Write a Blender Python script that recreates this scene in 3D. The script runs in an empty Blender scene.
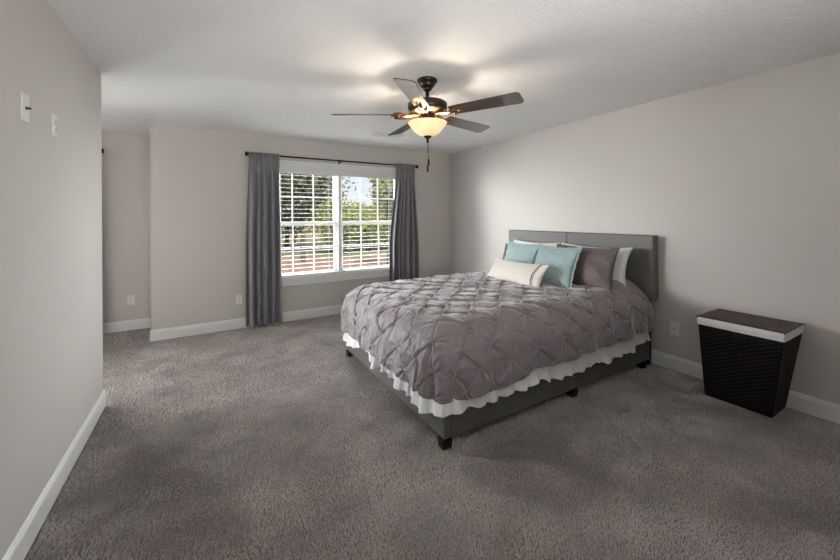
import bpy, bmesh, math, random
import numpy as np
from mathutils import Matrix, Vector, Euler

S = bpy.context.scene
COL = S.collection
PI = math.pi
random.seed(7)
rng = np.random.default_rng(11)

# ------------------------------------------------------------------ camera
FPX, YAW, HORIZON, EYE, ROLL = 358.37, 0.5377, 216.56, 1.3804, 0.006
cd = bpy.data.cameras.new('camera')
cam = bpy.data.objects.new('camera', cd)
COL.objects.link(cam)
cd.sensor_fit = 'HORIZONTAL'
cd.sensor_width = 36.0
cd.lens = 36.0 * FPX / 840.0
cd.shift_y = (HORIZON - 280.0) / 840.0
cd.clip_start = 0.02
cd.clip_end = 500
cam.matrix_world = (Matrix.Translation((0, 0, EYE)) @ Matrix.Rotation(-YAW, 4, 'Z')
                    @ Matrix.Rotation(PI / 2, 4, 'X') @ Matrix.Rotation(-ROLL, 4, 'Z'))
S.camera = cam

# ------------------------------------------------------------------ view / world / lights
S.view_settings.view_transform = 'Standard'
S.view_settings.look = 'None'
S.view_settings.gamma = 1.0
S.view_settings.use_curve_mapping = False
S.view_settings.exposure = 0.0

w = bpy.data.worlds.new('sky')
S.world = w
w.use_nodes = True
nt = w.node_tree
bg = nt.nodes['Background']
tc = nt.nodes.new('ShaderNodeTexCoord')
sep = nt.nodes.new('ShaderNodeSeparateXYZ')
ramp = nt.nodes.new('ShaderNodeValToRGB')
# overcast sky: bright at the horizon, several times brighter higher up
el = ramp.color_ramp.elements
el[0].position, el[0].color = 0.0, (0.180, 0.190, 0.206, 1)
el[1].position, el[1].color = 0.55, (0.30, 0.33, 0.37, 1)
e = el.new(0.16)
e.color = (0.176, 0.190, 0.212, 1)
nt.links.new(tc.outputs['Generated'], sep.inputs[0])
nt.links.new(sep.outputs['Z'], ramp.inputs[0])
nt.links.new(ramp.outputs[0], bg.inputs[0])
bg.inputs[1].default_value = 5.0


def light(name, kind, loc, energy, color=(1, 1, 1), size=None, target=None, spread=None):
    d = bpy.data.lights.new(name, kind)
    d.energy = energy
    d.color = color
    if kind == 'AREA':
        d.shape = 'RECTANGLE'
        d.size, d.size_y = size
        if spread:
            d.spread = spread
    elif kind == 'POINT':
        d.shadow_soft_size = size
    o = bpy.data.objects.new(name, d)
    COL.objects.link(o)
    o.location = loc
    if target is not None:
        o.rotation_euler = (Vector(target) - Vector(loc)).to_track_quat('-Z', 'Z').to_euler()
    return o


sun = light('sun', 'SUN', (0, -10, 20), 6.0, (1.0, 0.95, 0.86), target=(2, 4, 0))
sun.data.angle = 0.02
# nook window daylight and an added end-wall fill lamp (both behind the left wall)
light('nook_window_daylight', 'AREA', (-1.78, 5.63, 1.35), 11, (0.98, 0.99, 1.0), (0.9, 1.4), (-1.78, 0.0, 1.30), spread=1.9)
light('nook_end_fill', 'AREA', (-2.94, 4.62, 1.35), 35, (0.98, 0.99, 1.0), (0.8, 1.4), (2.7, 1.8, 0.45), spread=1.15)
# added lamps in place of hazy sky: above the main window, low either side
light('sky_fill', 'AREA', (1.6, 9.5, 5.6), 2300, (0.94, 0.97, 1.0), (7.0, 3.0), (1.6, 5.0, 1.4))
light('sky_fill_east', 'AREA', (8.0, 10.5, 2.3), 1900, (0.97, 0.985, 1.0), (4.0, 3.0), (1.6, 5.0, 1.4))
light('sky_fill_west', 'AREA', (-4.8, 10.0, 2.3), 2600, (0.97, 0.985, 1.0), (4.0, 3.0), (1.6, 5.0, 1.4))
# added upward fill behind the camera, no fixture there
light('rear_fill', 'AREA', (0.6, -1.1, 1.5), 56, (1.0, 0.98, 0.955), (1.6, 1.3), (1.0, 1.2, 3.0), spread=2.0)


# ------------------------------------------------------------------ helpers
def srgb(r, g, b):
    def f(c):
        c /= 255.0
        return c / 12.92 if c <= 0.04045 else ((c + 0.055) / 1.055) ** 2.4
    return (f(r), f(g), f(b), 1.0)


class NT:
    """small node-tree helper"""
    def __init__(self, name):
        self.m = bpy.data.materials.new(name)
        self.m.use_nodes = True
        self.t = self.m.node_tree
        self.b = self.t.nodes['Principled BSDF']
        self.out = self.t.nodes['Material Output']

    def n(self, typ, **kw):
        x = self.t.nodes.new(typ)
        for k, v in kw.items():
            if k.startswith('i_'):
                x.inputs[k[2:].replace('_', ' ')].default_value = v
            else:
                setattr(x, k, v)
        return x

    def l(self, a, b):
        self.t.links.new(a, b)

    def coords(self, kind='Object', scale=(1, 1, 1)):
        c = self.n('ShaderNodeTexCoord')
        mp = self.n('ShaderNodeMapping')
        mp.inputs['Scale'].default_value = scale
        self.l(c.outputs[kind], mp.inputs[0])
        return mp.outputs[0]

    def noise(self, co, scale, detail=3, rough=0.5):
        x = self.n('ShaderNodeTexNoise')
        x.inputs['Scale'].default_value = scale
        x.inputs['Detail'].default_value = detail
        x.inputs['Roughness'].default_value = rough
        self.l(co, x.inputs['Vector'])
        return x.outputs['Fac']

    def ramp(self, fac, stops):
        r = self.n('ShaderNodeValToRGB')
        e = r.color_ramp.elements
        while len(e) < len(stops):
            e.new(0.5)
        for k, (p, c) in enumerate(stops):
            e[k].position = p
            e[k].color = c
        self.l(fac, r.inputs[0])
        return r.outputs[0]

    def bump(self, h, strength=0.3, dist=0.01):
        x = self.n('ShaderNodeBump')
        x.inputs['Strength'].default_value = strength
        x.inputs['Distance'].default_value = dist
        self.l(h, x.inputs['Height'])
        self.l(x.outputs[0], self.b.inputs['Normal'])

    def set(self, color=None, rough=0.6, metal=0.0, spec=0.5, sheen=0.0):
        if color is not None:
            self.b.inputs['Base Color'].default_value = color
        self.b.inputs['Roughness'].default_value = rough
        self.b.inputs['Metallic'].default_value = metal
        self.b.inputs['Specular IOR Level'].default_value = spec
        self.b.inputs['Sheen Weight'].default_value = sheen
        return self


def simple(name, color, rough=0.6, metal=0.0, spec=0.5, bump=None, vary=0.0, vscale=6.0, sheen=0.0):
    k = NT(name).set(color, rough, metal, spec, sheen)
    co = k.coords()
    if vary:
        c = color
        lo = tuple(x * (1 - vary) for x in c[:3]) + (1,)
        hi = tuple(min(1, x * (1 + vary)) for x in c[:3]) + (1,)
        k.l(k.ramp(k.noise(co, vscale, 4), [(0.3, lo), (0.7, hi)]), k.b.inputs['Base Color'])
    if bump:
        k.bump(k.noise(co, bump[0], 3), bump[1], bump[2])
    return k.m


def mesh_obj(name, verts, faces, mat, parent=None, smooth=False):
    me = bpy.data.meshes.new(name)
    me.from_pydata([tuple(v) for v in verts], [], [tuple(f) for f in faces])
    if smooth:
        me.polygons.foreach_set('use_smooth', [True] * len(me.polygons))
    me.materials.append(mat)
    me.update()
    o = bpy.data.objects.new(name, me)
    COL.objects.link(o)
    if parent is not None:
        o.parent = parent
    return o


def bm_obj(name, bm, mat, parent=None, smooth=False, bevel=0.0, seg=2):
    if bevel:
        bmesh.ops.bevel(bm, geom=[e for e in bm.edges], offset=bevel, segments=seg, affect='EDGES', profile=0.7)
    bmesh.ops.recalc_face_normals(bm, faces=bm.faces)
    me = bpy.data.meshes.new(name)
    bm.to_mesh(me)
    bm.free()
    if smooth:
        me.polygons.foreach_set('use_smooth', [True] * len(me.polygons))
    me.materials.append(mat)
    o = bpy.data.objects.new(name, me)
    COL.objects.link(o)
    if parent is not None:
        o.parent = parent
    return o


def add_box(bm, x0, x1, y0, y1, z0, z1, bevel=0.0, seg=2):
    r = bmesh.ops.create_cube(bm, size=1.0)
    vs = r['verts']
    for v in vs:
        v.co = Vector((x0 + (v.co.x + .5) * (x1 - x0), y0 + (v.co.y + .5) * (y1 - y0), z0 + (v.co.z + .5) * (z1 - z0)))
    if bevel:
        es = list({e for v in vs for e in v.link_edges})
        bmesh.ops.bevel(bm, geom=es, offset=bevel, segments=seg, affect='EDGES', profile=0.7)


def box(name, x0, x1, y0, y1, z0, z1, mat, parent=None, bevel=0.0, seg=2, smooth=False):
    bm = bmesh.new()
    add_box(bm, x0, x1, y0, y1, z0, z1, bevel, seg)
    return bm_obj(name, bm, mat, parent, smooth)


def boxes(name, lst, mat, parent=None, bevel=0.0):
    bm = bmesh.new()
    for b in lst:
        add_box(bm, *b, bevel=bevel)
    return bm_obj(name, bm, mat, parent)


def add_lathe(bm, prof, c=(0, 0, 0), seg=40, axis='Z', caps=True):
    rings = []
    for r, z in prof:
        ring = []
        for k in range(seg):
            a = 2 * PI * k / seg
            p = (r * math.cos(a), r * math.sin(a), z)
            if axis == 'X':
                p = (z, p[0], p[1])
            elif axis == 'Y':
                p = (p[0], z, p[1])
            ring.append(bm.verts.new((c[0] + p[0], c[1] + p[1], c[2] + p[2])))
        rings.append(ring)
    for a, b in zip(rings[:-1], rings[1:]):
        for k in range(seg):
            bm.faces.new((a[k], a[(k + 1) % seg], b[(k + 1) % seg], b[k]))
    if caps and prof[0][0] > 1e-4:
        bm.faces.new(rings[0])
    if caps and prof[-1][0] > 1e-4:
        bm.faces.new(list(reversed(rings[-1])))


def lathe(name, prof, c, mat, parent=None, seg=40, axis='Z', smooth=True, caps=True):
    bm = bmesh.new()
    add_lathe(bm, [(max(r, 2e-4), z) for r, z in prof], c, seg, axis, caps)
    o = bm_obj(name, bm, mat, parent, smooth)
    return o


def add_tube(bm, pts, r, seg=8):
    pts = [Vector(p) for p in pts]
    prev = None
    for i, p in enumerate(pts):
        d = (pts[min(i + 1, len(pts) - 1)] - pts[max(i - 1, 0)]).normalized()
        u = d.cross(Vector((0, 0, 1)))
        if u.length < 1e-3:
            u = d.cross(Vector((1, 0, 0)))
        u.normalize()
        v = d.cross(u)
        ring = [bm.verts.new(p + r * (math.cos(2 * PI * k / seg) * u + math.sin(2 * PI * k / seg) * v)) for k in range(seg)]
        if prev:
            for k in range(seg):
                bm.faces.new((prev[k], prev[(k + 1) % seg], ring[(k + 1) % seg], ring[k]))
        else:
            bm.faces.new(list(reversed(ring)))
        prev = ring
    bm.faces.new(prev)


def tube(name, pts, r, mat, parent=None, seg=8):
    bm = bmesh.new()
    add_tube(bm, pts, r, seg)
    return bm_obj(name, bm, mat, parent, True)


def tag(o, label=None, cat=None, group=None, kind=None):
    if label:
        o['label'] = label
    if cat:
        o['category'] = cat
    if group:
        o['group'] = group
    if kind:
        o['kind'] = kind
    return o


def empty(name, loc=(0, 0, 0), label=None, cat=None, group=None, kind=None):
    o = bpy.data.objects.new(name, None)
    o.empty_display_size = 0.1
    COL.objects.link(o)
    o.location = loc
    bpy.context.view_layer.update()
    return tag(o, label, cat, group, kind)


def keep(child, parent):
    """parent a world-space mesh to an Empty that is moved from the origin"""
    child.parent = parent
    child.matrix_parent_inverse = Matrix.Translation(parent.location).inverted()
    return child


def _hash(ix, iy, seed):
    n = (ix.astype(np.int64) * 374761393 + iy.astype(np.int64) * 668265263 + seed * 1442695041) & 0x7fffffff
    n = ((n ^ (n >> 13)) * 1274126177) & 0x7fffffff
    n = (n ^ (n >> 16)) & 0xffff
    return n / 65535.0


def vnoise(x, y, seed=0):
    """smooth value noise in -1..1"""
    x = np.asarray(x, float)
    y = np.asarray(y, float)
    ix, iy = np.floor(x), np.floor(y)
    fx, fy = x - ix, y - iy
    fx = fx * fx * fx * (fx * (fx * 6 - 15) + 10)
    fy = fy * fy * fy * (fy * (fy * 6 - 15) + 10)
    a, b = _hash(ix, iy, seed), _hash(ix + 1, iy, seed)
    c, d = _hash(ix, iy + 1, seed), _hash(ix + 1, iy + 1, seed)
    return 2 * ((a * (1 - fx) + b * fx) * (1 - fy) + (c * (1 - fx) + d * fx) * fy) - 1


def fbm(x, y, seed=0, oct=3):
    s, a = 0, 1.0
    for k in range(oct):
        s = s + a * vnoise(x * 2 ** k, y * 2 ** k, seed + 17 * k)
        a *= 0.5
    return s / 1.75


def grid_faces(nu, nv, closed_u=False):
    i = np.arange(nu - (0 if closed_u else 1))[:, None]
    j = np.arange(nv - 1)[None, :]
    i2 = (i + 1) % nu
    f = np.stack([i * nv + j, i2 * nv + j, i2 * nv + j + 1, i * nv + j + 1], -1)
    return f.reshape(-1, 4)


def np_mesh(name, co, faces, mat, parent=None, smooth=True):
    """fast mesh from numpy arrays; faces (n,4) or (n,3)"""
    me = bpy.data.meshes.new(name)
    co = np.ascontiguousarray(co, np.float32).reshape(-1, 3)
    faces = np.ascontiguousarray(faces, np.int32)
    n, k = faces.shape
    me.vertices.add(len(co))
    me.vertices.foreach_set('co', co.ravel())
    me.loops.add(n * k)
    me.loops.foreach_set('vertex_index', faces.ravel())
    me.polygons.add(n)
    me.polygons.foreach_set('loop_start', np.arange(0, n * k, k, dtype=np.int32))
    me.update(calc_edges=True)
    me.polygons.foreach_set('use_smooth', np.full(n, smooth))
    me.materials.append(mat)
    me.update()
    o = bpy.data.objects.new(name, me)
    COL.objects.link(o)
    if parent is not None:
        o.parent = parent
    return o


def solidify(o, t, offset=-1.0):
    m = o.modifiers.new('thickness', 'SOLIDIFY')
    m.thickness = t
    m.offset = offset
    return o


# ------------------------------------------------------------------ materials
M = {}
k = NT('wall_paint').set(None, 0.75, spec=0.25)
co = k.coords()
k.l(k.ramp(k.noise(co, 1.2, 3), [(0.2, srgb(196, 191, 186)), (0.8, srgb(201, 196, 191))]), k.b.inputs['Base Color'])
k.bump(k.noise(co, 160, 2), 0.12, 0.002)
M['wall'] = k.m
k = NT('ceiling_paint').set(srgb(238, 238, 238), 0.9, spec=0.15)
co = k.coords()
v = k.n('ShaderNodeTexVoronoi')
v.inputs['Scale'].default_value = 62
k.l(co, v.inputs['Vector'])
mx = k.n('ShaderNodeMath', operation='ADD')
k.l(k.noise(co, 100, 4, 0.6), mx.inputs[0])
k.l(v.outputs['Distance'], mx.inputs[1])
k.bump(mx.outputs[0], 0.65, 0.006)
M['ceiling'] = k.m
M['trim'] = simple('white_trim_paint', srgb(226, 226, 224), 0.35, spec=0.4)
M['vinyl'] = simple('white_window_vinyl', srgb(236, 237, 238), 0.4)
M['blind'] = simple('white_blind_slat', srgb(214, 215, 216), 0.45)
M['plate'] = simple('white_plate_plastic', srgb(226, 224, 216), 0.35)
M['slot'] = simple('dark_slot', srgb(25, 24, 23), 0.5)
M['bronze'] = simple('oil_rubbed_bronze', srgb(62, 50, 44), 0.38, 0.75, vary=0.25, vscale=30)
M['bracket'] = simple('antique_bronze', srgb(112, 82, 58), 0.4, 0.9, vary=0.25, vscale=40)
M['rod'] = simple('dark_rod_metal', srgb(34, 30, 29), 0.4, 0.6)
M['black'] = simple('black_leg_wood', srgb(18, 17, 17), 0.5)

k = NT('carpet_backing').set(None, 0.95, spec=0.1)
co = k.coords()
k.l(k.ramp(k.noise(co, 140, 3, 0.7), [(0.25, srgb(120, 112, 107)), (0.75, srgb(165, 156, 150))]), k.b.inputs['Base Color'])
k.bump(k.noise(co, 120, 3, 0.7), 0.8, 0.01)
M['carpet'] = k.m
k = NT('carpet_yarn').set(None, 0.7, spec=0.25, sheen=0.6)
co = k.coords()
mx = k.n('ShaderNodeMixRGB', blend_type='MULTIPLY')
mx.inputs[0].default_value = 1.0
k.l(k.ramp(k.noise(co, 110, 2, 0.7), [(0.25, srgb(170, 164, 159)), (0.55, srgb(210, 204, 199)), (0.8, srgb(236, 231, 226))]), mx.inputs[1])
k.l(k.ramp(k.noise(co, 3.0, 3, 0.6), [(0.3, (0.66, 0.655, 0.65, 1)), (0.7, (1.05, 1.05, 1.05, 1))]), mx.inputs[2])
k.l(mx.outputs[0], k.b.inputs['Base Color'])
M['yarn'] = k.m


def fabric(name, color, rough=0.8, sheen=0.3, weave=900, strength=0.15, spec=0.25, vary=0.06):
    k = NT(name).set(color, rough, spec=spec, sheen=sheen)
    k.b.inputs['Sheen Roughness'].default_value = 0.4
    co = k.coords()
    lo = tuple(x * (1 - vary) for x in color[:3]) + (1,)
    hi = tuple(min(1, x * (1 + vary)) for x in color[:3]) + (1,)
    k.l(k.ramp(k.noise(co, 60, 3), [(0.3, lo), (0.7, hi)]), k.b.inputs['Base Color'])
    k.bump(k.noise(co, weave, 2), strength, 0.001)
    return k.m


M['comforter'] = fabric('mauve_grey_satin', srgb(124, 115, 118), 0.52, 0.9, 500, 0.05, 0.55)
M['sham'] = fabric('charcoal_mauve_satin', srgb(98, 88, 86), 0.5, 0.2, 500, 0.08, 0.4)
M['teal'] = fabric('teal_linen', srgb(158, 178, 179), 0.85, 0.3, 420, 0.35)
M['white_cloth'] = fabric('white_cotton', srgb(228, 228, 228), 0.85, 0.2, 500, 0.15)
M['cream_cloth'] = fabric('cream_weave', srgb(226, 220, 212), 0.85, 0.2, 380, 0.35)
M['dark_stripe'] = fabric('brown_stitching', srgb(96, 82, 76), 0.85, 0.2, 300, 0.5)
M['curtain'] = fabric('slate_grey_curtain', srgb(128, 126, 130), 0.55, 0.3, 500, 0.1, 0.4)
M['leather'] = simple('grey_faux_leather', srgb(100, 98, 96), 0.5, spec=0.35, bump=(260, 0.12, 0.002), vary=0.05)
k = NT('mattress_ticking').set(srgb(215, 213, 208), 0.8)
M['mattress'] = k.m
k = NT('woven_wicker').set(None, 0.6, spec=0.25)
co = k.coords()
k.l(k.ramp(k.noise(co, 45, 3, 0.7), [(0.3, srgb(19, 16, 14)), (0.75, srgb(36, 30, 27))]), k.b.inputs['Base Color'])
M['wicker'] = k.m
k = NT('woven_wicker_lid').set(None, 0.5, spec=0.4)
co = k.coords()
k.l(k.ramp(k.noise(co, 45, 3, 0.7), [(0.3, srgb(56, 42, 40)), (0.75, srgb(84, 66, 62))]), k.b.inputs['Base Color'])
M['wicker_lid'] = k.m
k = NT('walnut_blade').set(None, 0.32, spec=0.6)
co = k.coords(scale=(2.2, 26, 26))
k.l(k.ramp(k.noise(co, 3.0, 5, 0.65), [(0.25, srgb(44, 33, 29)), (0.55, srgb(72, 54, 46)), (0.8, srgb(92, 68, 56))]), k.b.inputs['Base Color'])
k.b.inputs['Coat Weight'].default_value = 0.7
k.b.inputs['Coat IOR'].default_value = 1.6
k.b.inputs['Coat Roughness'].default_value = 0.10
M['blade'] = k.m
# lit alabaster bowl: the glass glows from the lamp inside
k = NT('alabaster_glass').set(srgb(240, 214, 170), 0.35, spec=0.5)
co = k.coords(scale=(1, 1, 2.5))
c = k.ramp(k.noise(co, 9, 4, 0.6), [(0.3, srgb(246, 206, 140)), (0.7, srgb(255, 232, 188))])
k.l(c, k.b.inputs['Emission Color'])
k.b.inputs['Emission Strength'].default_value = 0.62
M['bowl'] = k.m
# window glass: clear sheet with a faint mirror
k = NT('window_glass')
k.t.nodes.remove(k.b)
tr = k.n('ShaderNodeBsdfTransparent')
tr.inputs[0].default_value = (0.97, 0.985, 0.98, 1)
gl = k.n('ShaderNodeBsdfGlossy')
gl.inputs['Roughness'].default_value = 0.02
mixs = k.n('ShaderNodeMixShader')
mixs.inputs[0].default_value = 0.02
k.l(tr.outputs[0], mixs.inputs[1])
k.l(gl.outputs[0], mixs.inputs[2])
k.l(mixs.outputs[0], k.out.inputs[0])
M['glass'] = k.m
# outdoors
k = NT('lawn_grass').set(None, 0.9, spec=0.1)
co = k.coords()
k.l(k.ramp(k.noise(co, 0.22, 6, 0.65), [(0.3, srgb(96, 96, 66)), (0.5, srgb(124, 114, 88)), (0.7, srgb(134, 114, 96))]), k.b.inputs['Base Color'])
k.bump(k.noise(co, 14, 4), 0.6, 0.08)
M['lawn'] = k.m
k = NT('red_clay').set(None, 0.95, spec=0.1)
co = k.coords()
k.l(k.ramp(k.noise(co, 0.8, 5, 0.65), [(0.3, srgb(112, 86, 72)), (0.55, srgb(134, 106, 90)), (0.75, srgb(110, 104, 76))]), k.b.inputs['Base Color'])
k.bump(k.noise(co, 6, 4), 0.6, 0.08)
M['clay'] = k.m


def leafmat(name, a, b):
    k = NT(name).set(None, 0.6, spec=0.3)
    co = k.coords()
    k.l(k.ramp(k.noise(co, 2.2, 4, 0.7), [(0.3, a), (0.7, b)]), k.b.inputs['Base Color'])
    k.b.inputs['Transmission Weight'].default_value = 0.0
    return k.m


M['leaf_dark'] = leafmat('dark_leaf', srgb(82, 90, 66), srgb(126, 132, 100))
M['leaf_mid'] = leafmat('mid_leaf', srgb(98, 108, 68), srgb(146, 152, 100))
M['leaf_light'] = leafmat('yellow_green_leaf', srgb(116, 122, 66), srgb(160, 160, 98))
M['bark'] = simple('bark', srgb(92, 80, 70), 0.9, bump=(20, 0.8, 0.03), vary=0.3)
M['brick'] = simple('siding', srgb(200, 198, 192), 0.8)

# ------------------------------------------------------------------ room shell
XR, YB, XL, YN, YE, XC, H = 3.574, 4.997, -0.656, 5.639, 3.446, -0.536, 2.44
XN, YS = -3.0, -1.2
PILE = -0.0095                  # the pile stands on this plane, its tips at z = 0


def struct(o):
    o['kind'] = 'structure'
    return o


struct(box('floor', XN - .12, XR + .12, YS - .12, YN + .13, -0.12, PILE, M['carpet']))
struct(box('ceiling', XN - .12, XR + .12, YS - .12, YN + .13, H, H + .14, M['ceiling']))
struct(box('wall_right', XR, XR + .12, YS - .12, YB + .13, 0, H, M['wall']))
WX0, WX1, WZ0, WZ1 = 0.680, 2.600, 0.575, 2.065     # rough opening of the double window
struct(boxes('wall_back', [(XC, WX0, YB, YB + .13, 0, H), (WX1, XR, YB, YB + .13, 0, H),
                           (WX0, WX1, YB, YB + .13, 0, WZ0), (WX0, WX1, YB, YB + .13, WZ1, H)], M['wall']))
struct(box('wall_return', XC, XC + .13, YB + .13, YN + .13, 0, H, M['wall']))
NX0, NX1 = -2.30, -1.28
struct(boxes('wall_nook', [(XN - .12, NX0, YN, YN + .13, 0, H), (NX1, XC, YN, YN + .13, 0, H),
                           (NX0, NX1, YN, YN + .13, 0, WZ0), (NX0, NX1, YN, YN + .13, WZ1, H)], M['wall']))
struct(boxes('wall_nook_end', [(XN - .12, XN, YE - .12, 4.22, 0, H), (XN - .12, XN, 5.02, YN, 0, H),
                               (XN - .12, XN, 4.22, 5.02, 0, WZ0), (XN - .12, XN, 4.22, 5.02, WZ1, H)], M['wall']))  # opening made for the added window
struct(boxes('wall_left', [(XL - .12, XL, YS - .12, YE, 0, H), (XN - .12, XL - .12, YE - .12, YE, 0, H)], M['wall']))
struct(box('wall_rear', XL, XR, YS - .12, YS, 0, H, M['wall']))

# baseboards: moulded profile swept along straight runs
PROF = [(0, 0), (0.014, 0), (0.014, 0.098), (0.0115, 0.103), (0.0115, 0.108), (0.008, 0.112), (0.008, 0.119), (0.004, 0.125), (0, 0.125)]


def baseboard(name, p0, p1, nrm):
    vs, n = [], len(PROF)
    for p in (p0, p1):
        for d, z in PROF:
            vs.append((p[0] + nrm[0] * d, p[1] + nrm[1] * d, z))
    fs = [(i, (i + 1) % n, n + (i + 1) % n, n + i) for i in range(n)] + [tuple(range(n - 1, -1, -1)), tuple(range(n, 2 * n))]
    bm = bmesh.new()
    bv = [bm.verts.new(v) for v in vs]
    for f in fs:
        bm.faces.new([bv[i] for i in f])
    return struct(bm_obj(name, bm, M['trim']))


baseboard('baseboard_left', (XL, YS, 0), (XL, YE + .013, 0), (1, 0))
baseboard('baseboard_left_end', (XN, YE, 0), (XL + .013, YE, 0), (0, 1))
baseboard('baseboard_right', (XR, YS, 0), (XR, YB, 0), (-1, 0))
baseboard('baseboard_back', (XC - .013, YB, 0), (XR, YB, 0), (0, -1))
baseboard('baseboard_return', (XC, YB - .013, 0), (XC, YN, 0), (-1, 0))
baseboard('baseboard_nook', (XN, YN, 0), (XC, YN, 0), (0, -1))


# windows
def sash_window(root, x0, x1, z0, z1, y, muntins=True):
    """white vinyl double-hung unit between x0..x1; y = inner face of the sashes"""
    f = .014
    boxes('window_frame', [(x0, x0 + f, y - .02, y + .06, z0, z1), (x1 - f, x1, y - .02, y + .06, z0, z1),
                           (x0 + f, x1 - f, y - .02, y + .06, z0, z0 + f), (x0 + f, x1 - f, y - .02, y + .06, z1 - f, z1)], M['vinyl'], root, .003)
    a, b, lo, hi, mid = x0 + f, x1 - f, z0 + f, z1 - f, 1.292
    s = .030
    for nm, q0, q1, yy in (('lower_sash', lo, mid + .022, y), ('upper_sash', mid - .022, hi, y + .026)):
        sh = boxes(nm, [(a, a + s, yy, yy + .024, q0, q1), (b - s, b, yy, yy + .024, q0, q1),
                        (a + s, b - s, yy, yy + .024, q0, q0 + .036), (a + s, b - s, yy, yy + .024, q1 - .036, q1)], M['vinyl'], root, .002)
        g0, g1, h0, h1 = a + s, b - s, q0 + .036, q1 - .036
        bars = []
        for t in (1 / 3, 2 / 3):
            xx = g0 + (g1 - g0) * t
            bars.append((xx - .009, xx + .009, yy + .003, yy + .010, h0, h1))
        zz = (h0 + h1) / 2
        bars.append((g0, g1, yy + .004, yy + .009, zz - .009, zz + .009))
        boxes('muntin', bars, M['vinyl'], sh)
        box('pane', g0 - .006, g1 + .006, yy + .011, yy + .015, h0 - .006, h1 + .006, M['glass'], sh)


win = struct(empty('window_1'))
XM = 1.640
sash_window(win, WX0, XM - .022, WZ0, WZ1, YB + .055)
sash_window(win, XM + .022, WX1, WZ0, WZ1, YB + .055)
box('mullion', XM - .022, XM + .022, YB - .008, YB + .115, WZ0, WZ1, M['trim'], win)
boxes('jamb', [(WX0 - .002, WX0 + .012, YB, YB + .045, WZ0, WZ1), (WX1 - .012, WX1 + .002, YB, YB + .045, WZ0, WZ1),
               (WX0, WX1, YB, YB + .045, WZ1 - .012, WZ1)], M['trim'], win)
tr = struct(empty('trim_1'))
boxes('casing', [(WX0 - .07, WX0 + .004, YB - .018, YB, WZ0 + .012, WZ1 + .072), (WX1 - .004, WX1 + .07, YB - .018, YB, WZ0 + .012, WZ1 + .072),
                 (WX0 + .004, WX1 - .004, YB - .018, YB, WZ1 - .004, WZ1 + .072)], M['trim'], tr, .004)
box('stool', WX0 - .10, WX1 + .10, YB - .045, YB + .05, WZ0 - .012, WZ0 + .012, M['trim'], tr, .005)
boxes('apron', [(WX0 - .07, WX1 + .07, YB - .018, YB, WZ0 - .105, WZ0 - .012), (WX0 - .07, WX1 + .07, YB - .024, YB, WZ0 - .105, WZ0 - .090)], M['trim'], tr, .003)
win2 = struct(empty('window_2'))
sash_window(win2, NX0, NX1, WZ0, WZ1, YN + .055)
tr2 = struct(empty('trim_2'))
boxes('casing', [(NX0 - .07, NX0 + .004, YN - .018, YN, WZ0 - .08, WZ1 + .072), (NX1 - .004, NX1 + .07, YN - .018, YN, WZ0 - .08, WZ1 + .072),
                 (NX0 + .004, NX1 - .004, YN - .018, YN, WZ1 - .004, WZ1 + .072), (NX0 + .004, NX1 - .004, YN - .018, YN, WZ0 - .08, WZ0 + .004)], M['trim'], tr2, .004)
win_added = struct(empty('added_window'))  # unseen window, added to go with the end-wall fill lamp
boxes('window_frame', [(XN - .09, XN - .03, 4.22, 4.26, WZ0, WZ1), (XN - .09, XN - .03, 4.98, 5.02, WZ0, WZ1), (XN - .09, XN - .03, 4.26, 4.98, WZ0, WZ0 + .04),
                       (XN - .09, XN - .03, 4.26, 4.98, WZ1 - .04, WZ1), (XN - .09, XN - .03, 4.26, 4.98, 1.28, 1.32)], M['vinyl'], win_added)
box('pane', XN - .06, XN - .055, 4.25, 4.99, WZ0 + .03, WZ1 - .03, M['glass'], win_added)


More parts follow.
